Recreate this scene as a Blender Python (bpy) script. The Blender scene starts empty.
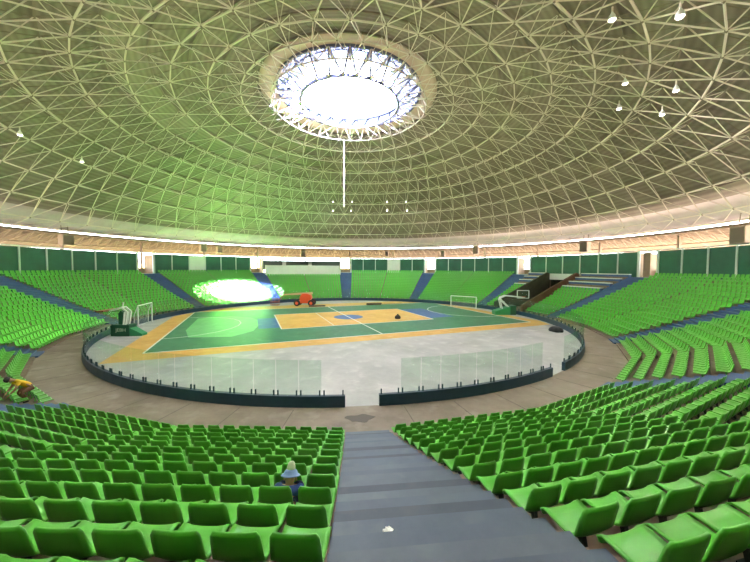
import bpy, math, random
from mathutils import Vector, Matrix
random.seed(7)
sc = bpy.context.scene
R = math.radians
sin, cos, pi = math.sin, math.cos, math.pi

# ------------------------------------------------------------------ camera
cam_data = bpy.data.cameras.new('camera')
cam_data.sensor_width = 36.0
cam_data.lens = 36.0 * 310.0 / 750.0
cam_data.clip_start = 0.05
cam_data.clip_end = 600
cam = bpy.data.objects.new('camera', cam_data)
sc.collection.objects.link(cam)
CAM = Vector((0.0, -35.7, 6.0))
YAW, PITCH, ROLL = 4.65, 2.3, 0.25
cam.matrix_world = (Matrix.Translation(CAM) @ Matrix.Rotation(R(-YAW), 4, 'Z') @
                    Matrix.Rotation(R(90 - PITCH), 4, 'X') @ Matrix.Rotation(R(ROLL), 4, 'Z'))
sc.camera = cam

# ------------------------------------------------------------------ sky, sun, exposure
world = bpy.data.worlds.new('sky')
sc.world = world
world.use_nodes = True
bg = world.node_tree.nodes['Background']
bg.inputs['Color'].default_value = (0.86, 0.93, 1.0, 1)
bg.inputs['Strength'].default_value = 10.0
sun_data = bpy.data.lights.new('sun', 'SUN')
sun_data.energy = 300.0
sun_data.color = (1.0, 0.97, 0.92)
sun_data.angle = R(0.6)
sun = bpy.data.objects.new('sun', sun_data)
sc.collection.objects.link(sun)
SUN_HIT = Vector((-18.8, 20.7, 1.9))
SUN_HOLE = Vector((0, 0, 24.9))
sun.rotation_euler = (SUN_HOLE - SUN_HIT).to_track_quat('Z', 'Y').to_euler()
sun.location = (60, -60, 80)
sc.view_settings.view_transform = 'Standard'
sc.view_settings.look = 'None'
sc.view_settings.exposure = 1.2
sc.view_settings.gamma = 1.0
sc.view_settings.use_curve_mapping = False
sc.cycles.max_bounces = 10
sc.cycles.transparent_max_bounces = 32
sc.cycles.diffuse_bounces = 6
sc.cycles.sample_clamp_indirect = 12

# ------------------------------------------------------------------ materials
def new_mat(name):
    m = bpy.data.materials.new(name)
    m.use_nodes = True
    return m, m.node_tree, m.node_tree.nodes['Principled BSDF']

def plain(name, col, rough=0.5, metal=0.0, var=0.0, scale=3.0, spec=0.5, emit=None):
    m, nt, b = new_mat(name)
    b.inputs['Roughness'].default_value = rough
    b.inputs['Metallic'].default_value = metal
    b.inputs['Specular IOR Level'].default_value = spec
    b.inputs['Base Color'].default_value = (*col, 1)
    if var > 0:
        tc = nt.nodes.new('ShaderNodeTexCoord')
        n = nt.nodes.new('ShaderNodeTexNoise')
        n.inputs['Scale'].default_value = scale
        n.inputs['Detail'].default_value = 6
        n.inputs['Roughness'].default_value = 0.65
        r = nt.nodes.new('ShaderNodeValToRGB')
        r.color_ramp.elements[0].position = 0.3
        r.color_ramp.elements[1].position = 0.72
        r.color_ramp.elements[0].color = (*[c * (1 - var) for c in col], 1)
        r.color_ramp.elements[1].color = (*[min(1, c * (1 + var)) for c in col], 1)
        nt.links.new(tc.outputs['Object'], n.inputs['Vector'])
        nt.links.new(n.outputs['Fac'], r.inputs['Fac'])
        nt.links.new(r.outputs['Color'], b.inputs['Base Color'])
    if emit:
        b.inputs['Emission Color'].default_value = (*emit[0], 1)
        b.inputs['Emission Strength'].default_value = emit[1]
    return m

def two_noise(name, c1, c2, c3, s1, s2, rough=0.6, stretch=(1, 1, 1), spec=0.5):
    """Worn floor: large blotches between two colours, fine specks of a third."""
    m, nt, b = new_mat(name)
    tc = nt.nodes.new('ShaderNodeTexCoord')
    mp = nt.nodes.new('ShaderNodeMapping')
    mp.inputs['Scale'].default_value = stretch
    nt.links.new(tc.outputs['Object'], mp.inputs['Vector'])
    n1 = nt.nodes.new('ShaderNodeTexNoise'); n1.inputs['Scale'].default_value = s1; n1.inputs['Detail'].default_value = 8
    n1.inputs['Roughness'].default_value = 0.7
    n2 = nt.nodes.new('ShaderNodeTexNoise'); n2.inputs['Scale'].default_value = s2; n2.inputs['Detail'].default_value = 5
    r1 = nt.nodes.new('ShaderNodeValToRGB'); r1.color_ramp.elements[0].position = 0.36; r1.color_ramp.elements[1].position = 0.66
    r1.color_ramp.elements[0].color = (*c1, 1); r1.color_ramp.elements[1].color = (*c2, 1)
    r2 = nt.nodes.new('ShaderNodeValToRGB'); r2.color_ramp.elements[0].position = 0.56; r2.color_ramp.elements[1].position = 0.72
    r2.color_ramp.elements[0].color = (0, 0, 0, 1); r2.color_ramp.elements[1].color = (0.7, 0.7, 0.7, 1)
    mx = nt.nodes.new('ShaderNodeMix'); mx.data_type = 'RGBA'
    nt.links.new(mp.outputs['Vector'], n1.inputs['Vector']); nt.links.new(mp.outputs['Vector'], n2.inputs['Vector'])
    nt.links.new(n1.outputs['Fac'], r1.inputs['Fac']); nt.links.new(n2.outputs['Fac'], r2.inputs['Fac'])
    nt.links.new(r2.outputs['Color'], mx.inputs['Factor'])
    nt.links.new(r1.outputs['Color'], mx.inputs['A']); mx.inputs['B'].default_value = (*c3, 1)
    nt.links.new(mx.outputs['Result'], b.inputs['Base Color'])
    b.inputs['Roughness'].default_value = rough
    b.inputs['Specular IOR Level'].default_value = spec
    return m

def ceiling_mat():
    """Grey-olive roofing sheets: ribs running round the dome, sheet to sheet tone changes."""
    m, nt, b = new_mat('roof_sheets')
    tc = nt.nodes.new('ShaderNodeTexCoord')
    sx = nt.nodes.new('ShaderNodeSeparateXYZ'); nt.links.new(tc.outputs['Object'], sx.inputs['Vector'])
    def math_(op, a, bb=None):
        n = nt.nodes.new('ShaderNodeMath'); n.operation = op
        for k, v in enumerate((a, bb)):
            if v is None: continue
            if isinstance(v, (int, float)): n.inputs[k].default_value = v
            else: nt.links.new(v, n.inputs[k])
        return n.outputs[0]
    ang = math_('ARCTAN2', sx.outputs['X'], sx.outputs['Y'])
    rad = math_('SQRT', math_('ADD', math_('MULTIPLY', sx.outputs['X'], sx.outputs['X']), math_('MULTIPLY', sx.outputs['Y'], sx.outputs['Y'])))
    cb = nt.nodes.new('ShaderNodeCombineXYZ')
    nt.links.new(math_('MULTIPLY', ang, 9.5), cb.inputs['X']); nt.links.new(math_('MULTIPLY', rad, 0.55), cb.inputs['Y'])
    vo = nt.nodes.new('ShaderNodeTexVoronoi'); vo.inputs['Scale'].default_value = 1.0; vo.inputs['Randomness'].default_value = 0.35
    nt.links.new(cb.outputs['Vector'], vo.inputs['Vector'])
    bw = nt.nodes.new('ShaderNodeRGBToBW'); nt.links.new(vo.outputs['Color'], bw.inputs['Color'])
    ns = nt.nodes.new('ShaderNodeTexNoise'); ns.inputs['Scale'].default_value = 0.35; ns.inputs['Detail'].default_value = 6
    nt.links.new(tc.outputs['Object'], ns.inputs['Vector'])
    rib = math_('MULTIPLY', math_('SINE', math_('MULTIPLY', rad, 14.0)), 0.12)
    fac = math_('ADD', math_('ADD', math_('MULTIPLY', bw.outputs[0], 0.4), math_('MULTIPLY', ns.outputs['Fac'], 0.6)), rib)
    r = nt.nodes.new('ShaderNodeValToRGB')
    r.color_ramp.elements[0].position = 0.25; r.color_ramp.elements[0].color = (0.165, 0.132, 0.11, 1)
    r.color_ramp.elements[1].position = 0.8; r.color_ramp.elements[1].color = (0.29, 0.245, 0.21, 1)
    nt.links.new(fac, r.inputs['Fac']); nt.links.new(r.outputs['Color'], b.inputs['Base Color'])
    b.inputs['Roughness'].default_value = 0.7
    return m

def glass_mat():
    m = bpy.data.materials.new('clear_glass'); m.use_nodes = True
    nt = m.node_tree; nt.nodes.clear()
    out = nt.nodes.new('ShaderNodeOutputMaterial')
    tr = nt.nodes.new('ShaderNodeBsdfTransparent'); tr.inputs['Color'].default_value = (0.93, 0.975, 0.95, 1)
    gl = nt.nodes.new('ShaderNodeBsdfGlossy'); gl.inputs['Roughness'].default_value = 0.12
    gl.inputs['Color'].default_value = (0.9, 1.0, 0.95, 1)
    df = nt.nodes.new('ShaderNodeBsdfDiffuse'); df.inputs['Color'].default_value = (0.62, 0.78, 0.70, 1)
    lw = nt.nodes.new('ShaderNodeLayerWeight'); lw.inputs['Blend'].default_value = 0.12
    fr = nt.nodes.new('ShaderNodeMath'); fr.operation = 'MULTIPLY_ADD'; fr.inputs[1].default_value = 0.22; fr.inputs[2].default_value = 0.03
    nt.links.new(lw.outputs['Facing'], fr.inputs[0])
    m1 = nt.nodes.new('ShaderNodeMixShader'); m2 = nt.nodes.new('ShaderNodeMixShader')
    m1.inputs['Fac'].default_value = 0.022
    nt.links.new(tr.outputs[0], m1.inputs[1]); nt.links.new(df.outputs[0], m1.inputs[2])
    nt.links.new(fr.outputs[0], m2.inputs['Fac']); nt.links.new(m1.outputs[0], m2.inputs[1]); nt.links.new(gl.outputs[0], m2.inputs[2])
    nt.links.new(m2.outputs[0], out.inputs['Surface'])
    return m

def sky_glass():
    m = bpy.data.materials.new('sky_dimming_glass'); m.use_nodes = True
    nt = m.node_tree; nt.nodes.clear()
    out = nt.nodes.new('ShaderNodeOutputMaterial'); tr = nt.nodes.new('ShaderNodeBsdfTransparent')
    tr.inputs['Color'].default_value = (0.30, 0.32, 0.39, 1)
    nt.links.new(tr.outputs[0], out.inputs['Surface'])
    return m

M = dict(
    seat=plain('seat_plastic', (0.095, 0.43, 0.04), 0.33, var=0.10, scale=1.3),
    bracket=plain('dark_steel', (0.03, 0.035, 0.03), 0.5),
    tier=two_noise('stained_concrete', (0.16, 0.105, 0.075), (0.26, 0.19, 0.145), (0.10, 0.07, 0.055), 0.5, 2.2, 0.8),
    aisle=two_noise('blue_step_paint', (0.035, 0.075, 0.20), (0.055, 0.11, 0.27), (0.06, 0.09, 0.16), 0.6, 3.0, 0.55),
    aisle_grey=two_noise('blue_grey_step_paint', (0.0495, 0.0739, 0.1221), (0.0759, 0.1056, 0.1584), (0.0990, 0.1188, 0.1551), 0.55, 2.0, 0.5),  # greyer than the blue paint of the other aisles
    aisle_light=two_noise('lighter_blue_grey_step_paint', (0.0617, 0.0857, 0.1307), (0.0908, 0.1162, 0.1633), (0.1089, 0.1307, 0.1633), 0.8, 2.5, 0.5),
    aisle_dark=two_noise('darker_blue_grey_step_paint', (0.0329, 0.0489, 0.0814), (0.0505, 0.0711, 0.1071), (0.0669, 0.0772, 0.1030), 0.6, 2.2, 0.5),
    bluewall=plain('dark_blue_paint', (0.0084, 0.0385, 0.0735), 0.45, var=0.2, scale=0.8),
    floor=two_noise('grey_concrete', (0.33, 0.33, 0.33), (0.47, 0.46, 0.46), (0.55, 0.54, 0.52), 0.28, 1.1, 0.5, spec=0.35),
    corridor=two_noise('brown_concrete', (0.1600, 0.1240, 0.0920), (0.2720, 0.2240, 0.1760), (0.3360, 0.2960, 0.2480), 0.30, 0.9, 0.6),
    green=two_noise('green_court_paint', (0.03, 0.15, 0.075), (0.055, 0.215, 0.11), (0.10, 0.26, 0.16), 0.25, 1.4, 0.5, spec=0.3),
    palegreen=two_noise('pale_green_court_paint', (0.14, 0.42, 0.17), (0.20, 0.52, 0.22), (0.26, 0.56, 0.30), 0.3, 1.5, 0.5, spec=0.3),
    yellow=two_noise('ochre_court_paint', (0.58, 0.31, 0.06), (0.72, 0.42, 0.11), (0.70, 0.47, 0.20), 0.4, 1.2, 0.5, spec=0.3),
    blue=two_noise('blue_court_paint', (0.035, 0.11, 0.30), (0.05, 0.14, 0.34), (0.12, 0.20, 0.38), 0.5, 1.2, 0.5, spec=0.3),
    line=plain('white_line_paint', (0.72, 0.74, 0.70), 0.4),
    ceiling=ceiling_mat(),
    ringband=plain('pale_roof_edge', (0.54, 0.48, 0.50), 0.7, var=0.12, scale=0.5),
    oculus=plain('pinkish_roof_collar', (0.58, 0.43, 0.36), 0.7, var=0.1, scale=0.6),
    strut=plain('beige_steel_paint', (0.62, 0.54, 0.48), 0.5, var=0.08, scale=0.4),
    strut_sky=plain('blue_grey_steel_paint', (0.10, 0.10, 0.17), 0.5),
    girder=plain('brown_girder_paint', (0.22, 0.15, 0.10), 0.6),
    strut_dark=plain('brown_steel_paint', (0.20, 0.16, 0.12), 0.55),
    panel=plain('dark_green_board', (0.012, 0.10, 0.058), 0.45, var=0.25, scale=0.5),
    white=plain('white_paint', (0.72, 0.72, 0.68), 0.55, var=0.05, scale=1.0),
    post=plain('pale_grey_paint', (0.55, 0.60, 0.55), 0.5),
    tan=plain('tan_plaster', (0.25, 0.18, 0.115), 0.8, var=0.12, scale=1.0),
    yellowwall=plain('cream_yellow_plaster', (0.20, 0.165, 0.06), 0.8, var=0.15, scale=0.5),
    soffit=plain('beige_soffit', (0.12, 0.075, 0.045), 0.8, var=0.35, scale=1.5),
    earth=two_noise('dark_earth_and_grass', (0.05, 0.035, 0.022), (0.07, 0.05, 0.03), (0.035, 0.045, 0.02), 0.05, 0.3, 0.9),  # dark earth, so little sunlight bounces up under the eaves
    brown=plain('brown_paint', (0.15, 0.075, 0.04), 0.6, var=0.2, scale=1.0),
    shadewall=plain('shade_dark_concrete', (0.055, 0.06, 0.038), 0.8, var=0.3, scale=1.2),  # shade of the tunnel put into the wall colour
    glass=glass_mat(),
    skyglass=sky_glass(),
    clamp=plain('dark_teal_metal', (0.02, 0.06, 0.075), 0.4, 0.3),
    tint=plain('tinted_window', (0.13, 0.17, 0.14), 0.2),
    hoopgreen=plain('dark_green_vinyl', (0.01, 0.085, 0.04), 0.5),
    hoopmid=plain('mid_green_vinyl', (0.03, 0.26, 0.10), 0.5),
    whitesteel=plain('white_steel', (0.78, 0.80, 0.78), 0.35),
    lettering=plain('pale_lettering', (0.60, 0.66, 0.50), 0.5),
    orange=plain('orange_machine_paint', (0.78, 0.10, 0.03), 0.35),
    tan_boom=plain('tan_boom_paint', (0.62, 0.38, 0.22), 0.4),
    rubber=plain('black_rubber', (0.015, 0.015, 0.017), 0.7),
    basket=plain('red_brown_steel', (0.33, 0.10, 0.07), 0.5),
    wood=plain('dark_timber', (0.13, 0.085, 0.05), 0.7, var=0.2, scale=2.0),
    palewood=plain('pale_timber', (0.45, 0.32, 0.17), 0.7),
    black=plain('black_plastic', (0.012, 0.012, 0.014), 0.5),
    grille=plain('brown_mesh', (0.16, 0.11, 0.08), 0.7),
    speaker=plain('brown_grey_casing', (0.26, 0.19, 0.14), 0.6),
    lamp=plain('lit_lamp', (0.9, 0.9, 0.85), 0.4, emit=((1.0, 0.95, 0.82), 6.0)),
    cable=plain('pale_cable', (0.72, 0.66, 0.58), 0.5),
    skin=plain('skin', (0.48, 0.25, 0.16), 0.55),
    blueshirt=plain('blue_cloth', (0.03, 0.07, 0.30), 0.85),
    hatblue=plain('pale_blue_cloth', (0.20, 0.30, 0.62), 0.8),
    hatwhite=plain('off_white_cloth', (0.78, 0.76, 0.66), 0.8),
    yellowshirt=plain('yellow_cloth', (0.85, 0.52, 0.03), 0.8),
    trousers=plain('brown_cloth', (0.15, 0.065, 0.04), 0.85),
    jeans=plain('navy_cloth', (0.02, 0.03, 0.09), 0.85),
    hair=plain('black_hair', (0.012, 0.01, 0.009), 0.6),
    paper=plain('white_paper', (0.85, 0.85, 0.86), 0.7),
    puddle=plain('dark_stain', (0.10, 0.085, 0.07), 0.7),
    net=plain('white_net_cord', (0.6, 0.66, 0.6), 0.7),
)

# ------------------------------------------------------------------ helpers
class MB:
    """Collects shapes and links them as ONE mesh object."""
    def __init__(s): s.v, s.f, s.mi, s.cur = [], [], [], 0
    def add(s, vs, fs):
        b = len(s.v); s.v += [tuple(p) for p in vs]
        for f in fs: s.f.append([b + i for i in f]); s.mi.append(s.cur)
    def box(s, c, d, rz=0.0, mat=None):
        x, y, z = d[0] / 2, d[1] / 2, d[2] / 2
        vs = [Vector((sx * x, sy * y, sz * z)) for sz in (-1, 1) for sy in (-1, 1) for sx in (-1, 1)]
        m = mat or (Matrix.Translation(c) @ Matrix.Rotation(rz, 4, 'Z'))
        s.add([m @ v for v in vs], [(0, 2, 3, 1), (4, 5, 7, 6), (0, 1, 5, 4), (2, 6, 7, 3), (0, 4, 6, 2), (1, 3, 7, 5)])
    def bar(s, a, b, w, h=None, n=4, rot=0.0):
        a, b = Vector(a), Vector(b); d = b - a
        if d.length < 1e-6: return
        q = d.to_track_quat('Z', 'Y'); r0 = w / 2; r1 = (h or w) / 2
        k = math.sqrt(2) if n == 4 else 1.0
        vs = []
        for t in (0, d.length):
            for i in range(n):
                an = 2 * pi * (i + 0.5) / n + rot
                vs.append(a + q @ Vector((cos(an) * r0 * k, sin(an) * r1 * k, t)))
        fs = [[i, (i + 1) % n, n + (i + 1) % n, n + i] for i in range(n)] + [list(range(n))[::-1], list(range(n, 2 * n))]
        s.add(vs, fs)
    def tube(s, pts, w, n=6):
        for a, b in zip(pts[:-1], pts[1:]): s.bar(a, b, w, n=n)
    def lathe(s, prof, n=20, m=Matrix.Identity(4), cap=True):
        vs = [m @ Vector((r * cos(2 * pi * i / n), r * sin(2 * pi * i / n), z)) for r, z in prof for i in range(n)]
        fs = [[j * n + i, j * n + (i + 1) % n, (j + 1) * n + (i + 1) % n, (j + 1) * n + i] for j in range(len(prof) - 1) for i in range(n)]
        if cap: fs += [list(range(n))[::-1], list(range((len(prof) - 1) * n, len(prof) * n))]
        s.add(vs, fs)
    def arc_box(s, r0, r1, z0, z1, a0, a1, seg):
        """A curved block between two radii, two heights and two bearings."""
        n = seg + 1; vs = []
        for i in range(n):
            a = R(a0 + (a1 - a0) * i / seg)
            for r, z in ((r0, z0), (r1, z0), (r1, z1), (r0, z1)): vs.append((r * sin(a), r * cos(a), z))
        fs = [[i * 4 + k, i * 4 + (k + 1) % 4, (i + 1) * 4 + (k + 1) % 4, (i + 1) * 4 + k] for i in range(seg) for k in range(4)]
        fs += [[0, 3, 2, 1], [seg * 4 + k for k in range(4)]]
        s.add(vs, fs)
    def prism(s, poly, z0, z1):
        n = len(poly)
        vs = [(x, y, z0) for x, y in poly] + [(x, y, z1) for x, y in poly]
        s.add(vs, [list(range(n))[::-1], list(range(n, 2 * n))] + [[i, (i + 1) % n, n + (i + 1) % n, n + i] for i in range(n)])
    def build(s, name, mat, parent=None, smooth=False, auto=None):
        me = bpy.data.meshes.new(name); me.from_pydata(s.v, [], s.f)
        for mm in (mat if isinstance(mat, (list, tuple)) else [mat]): me.materials.append(mm)
        if any(s.mi): me.polygons.foreach_set('material_index', s.mi)
        if smooth: me.polygons.foreach_set('use_smooth', [True] * len(me.polygons))
        me.update()
        return link(name, me, parent)

def link(name, me, parent=None):
    o = bpy.data.objects.new(name, me); sc.collection.objects.link(o)
    if parent: o.parent = parent
    return o
def tag(o, label=None, cat=None, group=None, kind=None):
    for k, v in (('label', label), ('category', cat), ('group', group), ('kind', kind)):
        if v: o[k] = v
    return o
def empty(name, loc=(0, 0, 0), rz=0.0):
    o = bpy.data.objects.new(name, None); o.empty_display_size = 0.2
    o.location = loc; o.rotation_euler = (0, 0, rz); sc.collection.objects.link(o); return o
def struct(o, label, cat): return tag(o, label, cat, kind='structure')
def P(r, az, z=0.0): return Vector((r * sin(R(az)), r * cos(R(az)), z))
ORD = 'zeroth first second third fourth fifth sixth seventh eighth ninth tenth eleventh twelfth thirteenth fourteenth fifteenth sixteenth seventeenth eighteenth nineteenth twentieth'.split()
def ordinal(n):
    if n <= 20: return ORD[n]
    if n < 30: return 'twenty-' + ORD[n - 20]
    return 'thirtieth' if n == 30 else 'thirty-' + ORD[n - 30]
def cam_xy(p):
    """(depth along the view, image x, image y) of a point."""
    q = CAM_INV @ Vector(p)
    d = -q.z
    if d < 0.05: return d, -9999, -9999
    return d, 375 + 310 * q.x / d, 281 - 310 * q.y / d
CAM_INV = cam.matrix_world.inverted()

# ------------------------------------------------------------------ arena numbers
N_ROWS, ROW, RISE = 18, 0.70, 0.290
A0, Z0 = 24.72, 0.08                      # front edge and height of the lowest tread
AISLES = [-1.5 + 30 * k for k in range(-6, 7)]
AISLES = sorted({((a + 180) % 360) - 180 for a in AISLES})
NEAR = 178.5
TUN, TUN_HALF = 70.5, 2.6                 # tunnel bearing and half width
PLAT_Z = 5.02
def facet(az):                            # bearing of the middle of the straight stretch a bearing falls on
    return math.floor((az + 1.5) / 15.0) * 15.0 - 1.5 + 7.5
def rr(a, az): return a / cos(R(az - facet(az)))
def edge(i): return A0 + ROW * i
def tread(i): return Z0 + RISE * i - 0.12 * sin(pi * min(max(i, 0), 13) / 13)   # a slightly hollow bowl
def half_w(az, r, side):                  # side -1: seen from the court's middle outwards, lower bearing
    k = (0.048 if side < 0 else 0.032) if abs(((az - NEAR + 180) % 360) - 180) < 1 else 0.05
    return 0.78 + k * (r - 24.5)

# ---- floors
m = MB(); m.prism([(22.4 * sin(2 * pi * i / 96), 22.4 * cos(2 * pi * i / 96)) for i in range(96)][::-1], -0.3, 0.0)
struct(m.build('floor', M['floor']), 'grey concrete arena floor inside the glass barrier', 'floor')
m = MB(); m.arc_box(22.4, 41.0, -0.3, 0.0, -180, 180, 144)
struct(m.build('floor_corridor', M['corridor']), 'brown stained concrete walkway ring round the glass barrier', 'floor')

# ---- painted court
UX, VX = Vector((0.955, 0.296)), Vector((-0.296, 0.955))
def clip_circle(poly, rad):
    n = 120
    for k in range(n):
        nx, ny = sin(2 * pi * k / n), cos(2 * pi * k / n); out = []
        for i in range(len(poly)):
            a, b = poly[i - 1], poly[i]
            da, db = a[0] * nx + a[1] * ny - rad, b[0] * nx + b[1] * ny - rad
            if da <= 0: out.append(a)
            if (da < 0 < db) or (db < 0 < da):
                t = da / (da - db); out.append((a[0] + t * (b[0] - a[0]), a[1] + t * (b[1] - a[1])))
        poly = out
        if len(poly) < 3: return []
    return poly
court = MB(); CM = ['yellow', 'green', 'palegreen', 'blue', 'line']
def uvp(u, v): q = UX * u + VX * v; return (q.x, q.y)
def paint(poly, mat, h):
    pl = []
    for i in range(len(poly)):
        a, b = poly[i - 1], poly[i]
        pl.append(uvp(*a))
    pl = clip_circle(pl, 22.05)
    if pl: court.cur = CM.index(mat); court.prism(pl, 0.0005, h)
def rect(u0, v0, u1, v1): return [(u0, v0), (u1, v0), (u1, v1), (u0, v1)]
def disc(u, v, r, n=40, a0=0, a1=360): return [(u + r * cos(R(a0 + (a1 - a0) * i / n)), v + r * sin(R(a0 + (a1 - a0) * i / n))) for i in range(n + (a1 - a0 < 360))]
paint(rect(-19.4, -10.1, 20.6, 17.3), 'yellow', 0.004)
paint(rect(-17.6, -8.2, 18.9, 13.4), 'green', 0.008)
paint([(-15.6, -3.6), (-12.2, -4.6), (-10.4, -2.6), (-9.9, 0.0), (-9.9, 4.0), (-10.6, 6.2), (-13.0, 8.2), (-16.4, 7.6), (-16.4, 0)], 'palegreen', 0.012)  # paler green patch towards the left end of the court
paint(rect(-7.8, -2.6, 9.6, 7.4), 'yellow', 0.012)
paint(rect(-9.9, -1.7, -7.8, 4.8), 'blue', 0.014)
paint(rect(9.6, -1.7, 13.2, 6.6), 'blue', 0.014)
paint(disc(0.6, 2.5, 1.8), 'blue', 0.016)
def stripe(u0, v0, u1, v1, w=0.12, h=0.02):
    d = Vector((u1 - u0, v1 - v0)).normalized(); n = Vector((-d.y, d.x)) * w / 2
    paint([(u0 - n.x, v0 - n.y), (u1 - n.x, v1 - n.y), (u1 + n.x, v1 + n.y), (u0 + n.x, v0 + n.y)], 'line', h)
for a in (rect(-17.6, -8.2, 18.9, 13.4), rect(-7.8, -2.6, 9.6, 7.4)):
    for i in range(4): stripe(*a[i - 1], *a[i])
stripe(0.6, -8.2, 0.6, 13.4)
stripe(-2.5, -2.6, -2.5, 7.4, 0.08)
for cu in (-17.6, 18.9):
    s_ = 1 if cu < 0 else -1
    pts = [(cu + s_ * 6 * cos(R(t)), 2.5 + 6 * sin(R(t))) for t in range(-90, 91, 15)]
    for a, b in zip(pts[:-1], pts[1:]): stripe(*a, *b, 0.1)
struct(court.build('floor_court', [M[k] for k in CM]), 'green and ochre painted sports court with blue key and centre circle', 'floor')

# floor stain in front of the aisle
m = MB(); m.prism([(0.42 + 0.55 * (1 + 0.25 * sin(3 * t)) * cos(t), -23.5 + 0.32 * (1 + 0.2 * cos(5 * t)) * sin(t)) for t in [2 * pi * i / 28 for i in range(28)]], 0.0005, 0.004)
struct(m.build('floor_stain', M['puddle']), 'dark stain on the concrete at the foot of the grey aisle', 'floor')
m = MB()
for az in list(range(-174, 176, 6)):
    m.bar(P(22.7, az, 0.002), P(24.65, az, 0.002), 0.025, 0.004)
struct(m.build('floor_joints', M['puddle']), 'dark joints across the brown walkway ring', 'floor')

# ---- tiers (stepped concrete), cut by the tunnel
def tun_az(r, side): return TUN + side * math.degrees(math.asin(TUN_HALF / r))
base_az = [-180.0] + [-174.0 + 7.5 * k for k in range(48)] + [180.0]
tiers = MB()
for i in range(N_ROWS):
    a, b = edge(i), edge(i + 1) if i < N_ROWS - 1 else 37.75
    z, zb = tread(i), (tread(i - 1) if i else 0.0)
    segs = []
    for p, q in zip(base_az[:-1], base_az[1:]):
        t0, t1 = tun_az(a + 0.36, -1), tun_az(a + 0.36, 1)
        if q <= t0 or p >= t1: segs.append((p, q))
        else:
            if p < t0: segs.append((p, t0))
            if q > t1: segs.append((t1, q))
    for p, q in segs:
        if q - p < 1e-4: continue
        fm = facet((p + q) / 2)
        ra = lambda rad, az: Vector((rad / cos(R(az - fm)) * sin(R(az)), rad / cos(R(az - fm)) * cos(R(az)), 0))
        A, B, C, D = ra(a, p), ra(a, q), ra(b, q), ra(b, p)
        up = Vector((0, 0, 1))
        tiers.add([A + up * zb, B + up * zb, B + up * z, A + up * z, C + up * z, D + up * z,
                   A + up * -0.2, B + up * -0.2, C + up * -0.2, D + up * -0.2],
                  [(0, 1, 2, 3), (3, 2, 4, 5)])
        if abs(p - tun_az(a + 0.36, 1)) < 1e-6: tiers.add([A + up * -.2, A + up * z, D + up * z, D + up * -.2], [(0, 1, 2, 3)])
        if abs(q - tun_az(a + 0.36, -1)) < 1e-6: tiers.add([B + up * -.2, B + up * z, C + up * z, C + up * -.2], [(0, 1, 2, 3)])
struct(tiers.build('stand_floor', M['tier']), 'brown stepped concrete terraces of the round stand', 'stand')

# ---- aisles: two steps to a row
for az in AISLES:
    m = MB(); near = abs(az - NEAR) < 1; step = 0
    for i in range(N_ROWS):
        a, z = edge(i), tread(i)
        parts = [(a - 0.03, a + ROW, z + 0.02)]
        if i: parts.append((a - 0.36, a, z - RISE / 2 + 0.02))
        for r0, r1, zt in parts:
            pl = []
            for r_, sgn in ((r0, -1), (r1, -1), (r1, 1), (r0, 1)):
                hw = half_w(az, r_, sgn)
                p = P(r_, az); t = Vector((cos(R(az)), -sin(R(az)), 0)) * hw * sgn
                pl.append(((p + t).x, (p + t).y))
            step += 1; m.cur = (0, 1, 0, 2, 1)[step % 5] if near else 0  # lighter and darker tones painted in for the shading between steps
            m.prism(pl[::-1], max(0.0, zt - (0.17 if r0 < a - 0.1 else 0.03 + RISE / 2)), zt)
    if near: struct(m.build('aisle_floor', [M['aisle_grey'], M['aisle_light'], M['aisle_dark']]), 'blue-grey stair aisle descending to the floor in front', 'aisle')
    else:
        o = m.build('aisle_floor', M['aisle'])
        struct(o, 'blue painted stair aisle of the round stand', 'aisle')

# ---- rim platform, tunnel walls
m = MB(); m.arc_box(37.6, 41.0, PLAT_Z - 0.5, PLAT_Z, tun_az(37, 1) - 360, tun_az(37, -1), 140)
m.arc_box(36.9, 41.0, PLAT_Z - 0.75, PLAT_Z + 0.25, tun_az(36.5, -1), tun_az(36.5, 1), 4)
struct(m.build('rim_floor', M['white']), 'pale concrete walkway slab round the top of the stand', 'floor')
tdir = P(1, TUN); tside = Vector((tdir.y, -tdir.x, 0))
for sgn, mt, nm in ((-1, 'shadewall', 'wall_tunnel_left'), (1, 'brown', 'wall_tunnel_right')):
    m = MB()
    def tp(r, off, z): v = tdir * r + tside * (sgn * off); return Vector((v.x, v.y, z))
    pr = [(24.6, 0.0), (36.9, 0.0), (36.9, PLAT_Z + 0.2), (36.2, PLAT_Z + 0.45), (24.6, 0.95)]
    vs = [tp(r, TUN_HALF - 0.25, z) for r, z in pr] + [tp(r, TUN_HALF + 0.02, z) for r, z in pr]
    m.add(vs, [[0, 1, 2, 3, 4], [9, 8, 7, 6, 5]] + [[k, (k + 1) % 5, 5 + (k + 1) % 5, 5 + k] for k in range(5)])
    struct(m.build(nm, M[mt]), 'sloping parapet wall beside the dark entrance tunnel, ' + ('painted dark for shade' if sgn < 0 else 'brown topped'), 'wall')
m = MB()
m.box(tdir * 41.3 + Vector((0, 0, 2.2)), (8, 0.3, 4.6), rz=-R(TUN))
for sgn in (-1, 1): m.box(tdir * 39.1 + tside * sgn * (TUN_HALF + 0.2) + Vector((0, 0, 2.2)), (0.3, 4.4, 4.4), rz=-R(TUN))
struct(m.build('wall_tunnel_back', M['shadewall']), 'dark inner walls at the back of the entrance tunnel', 'wall')

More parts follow.
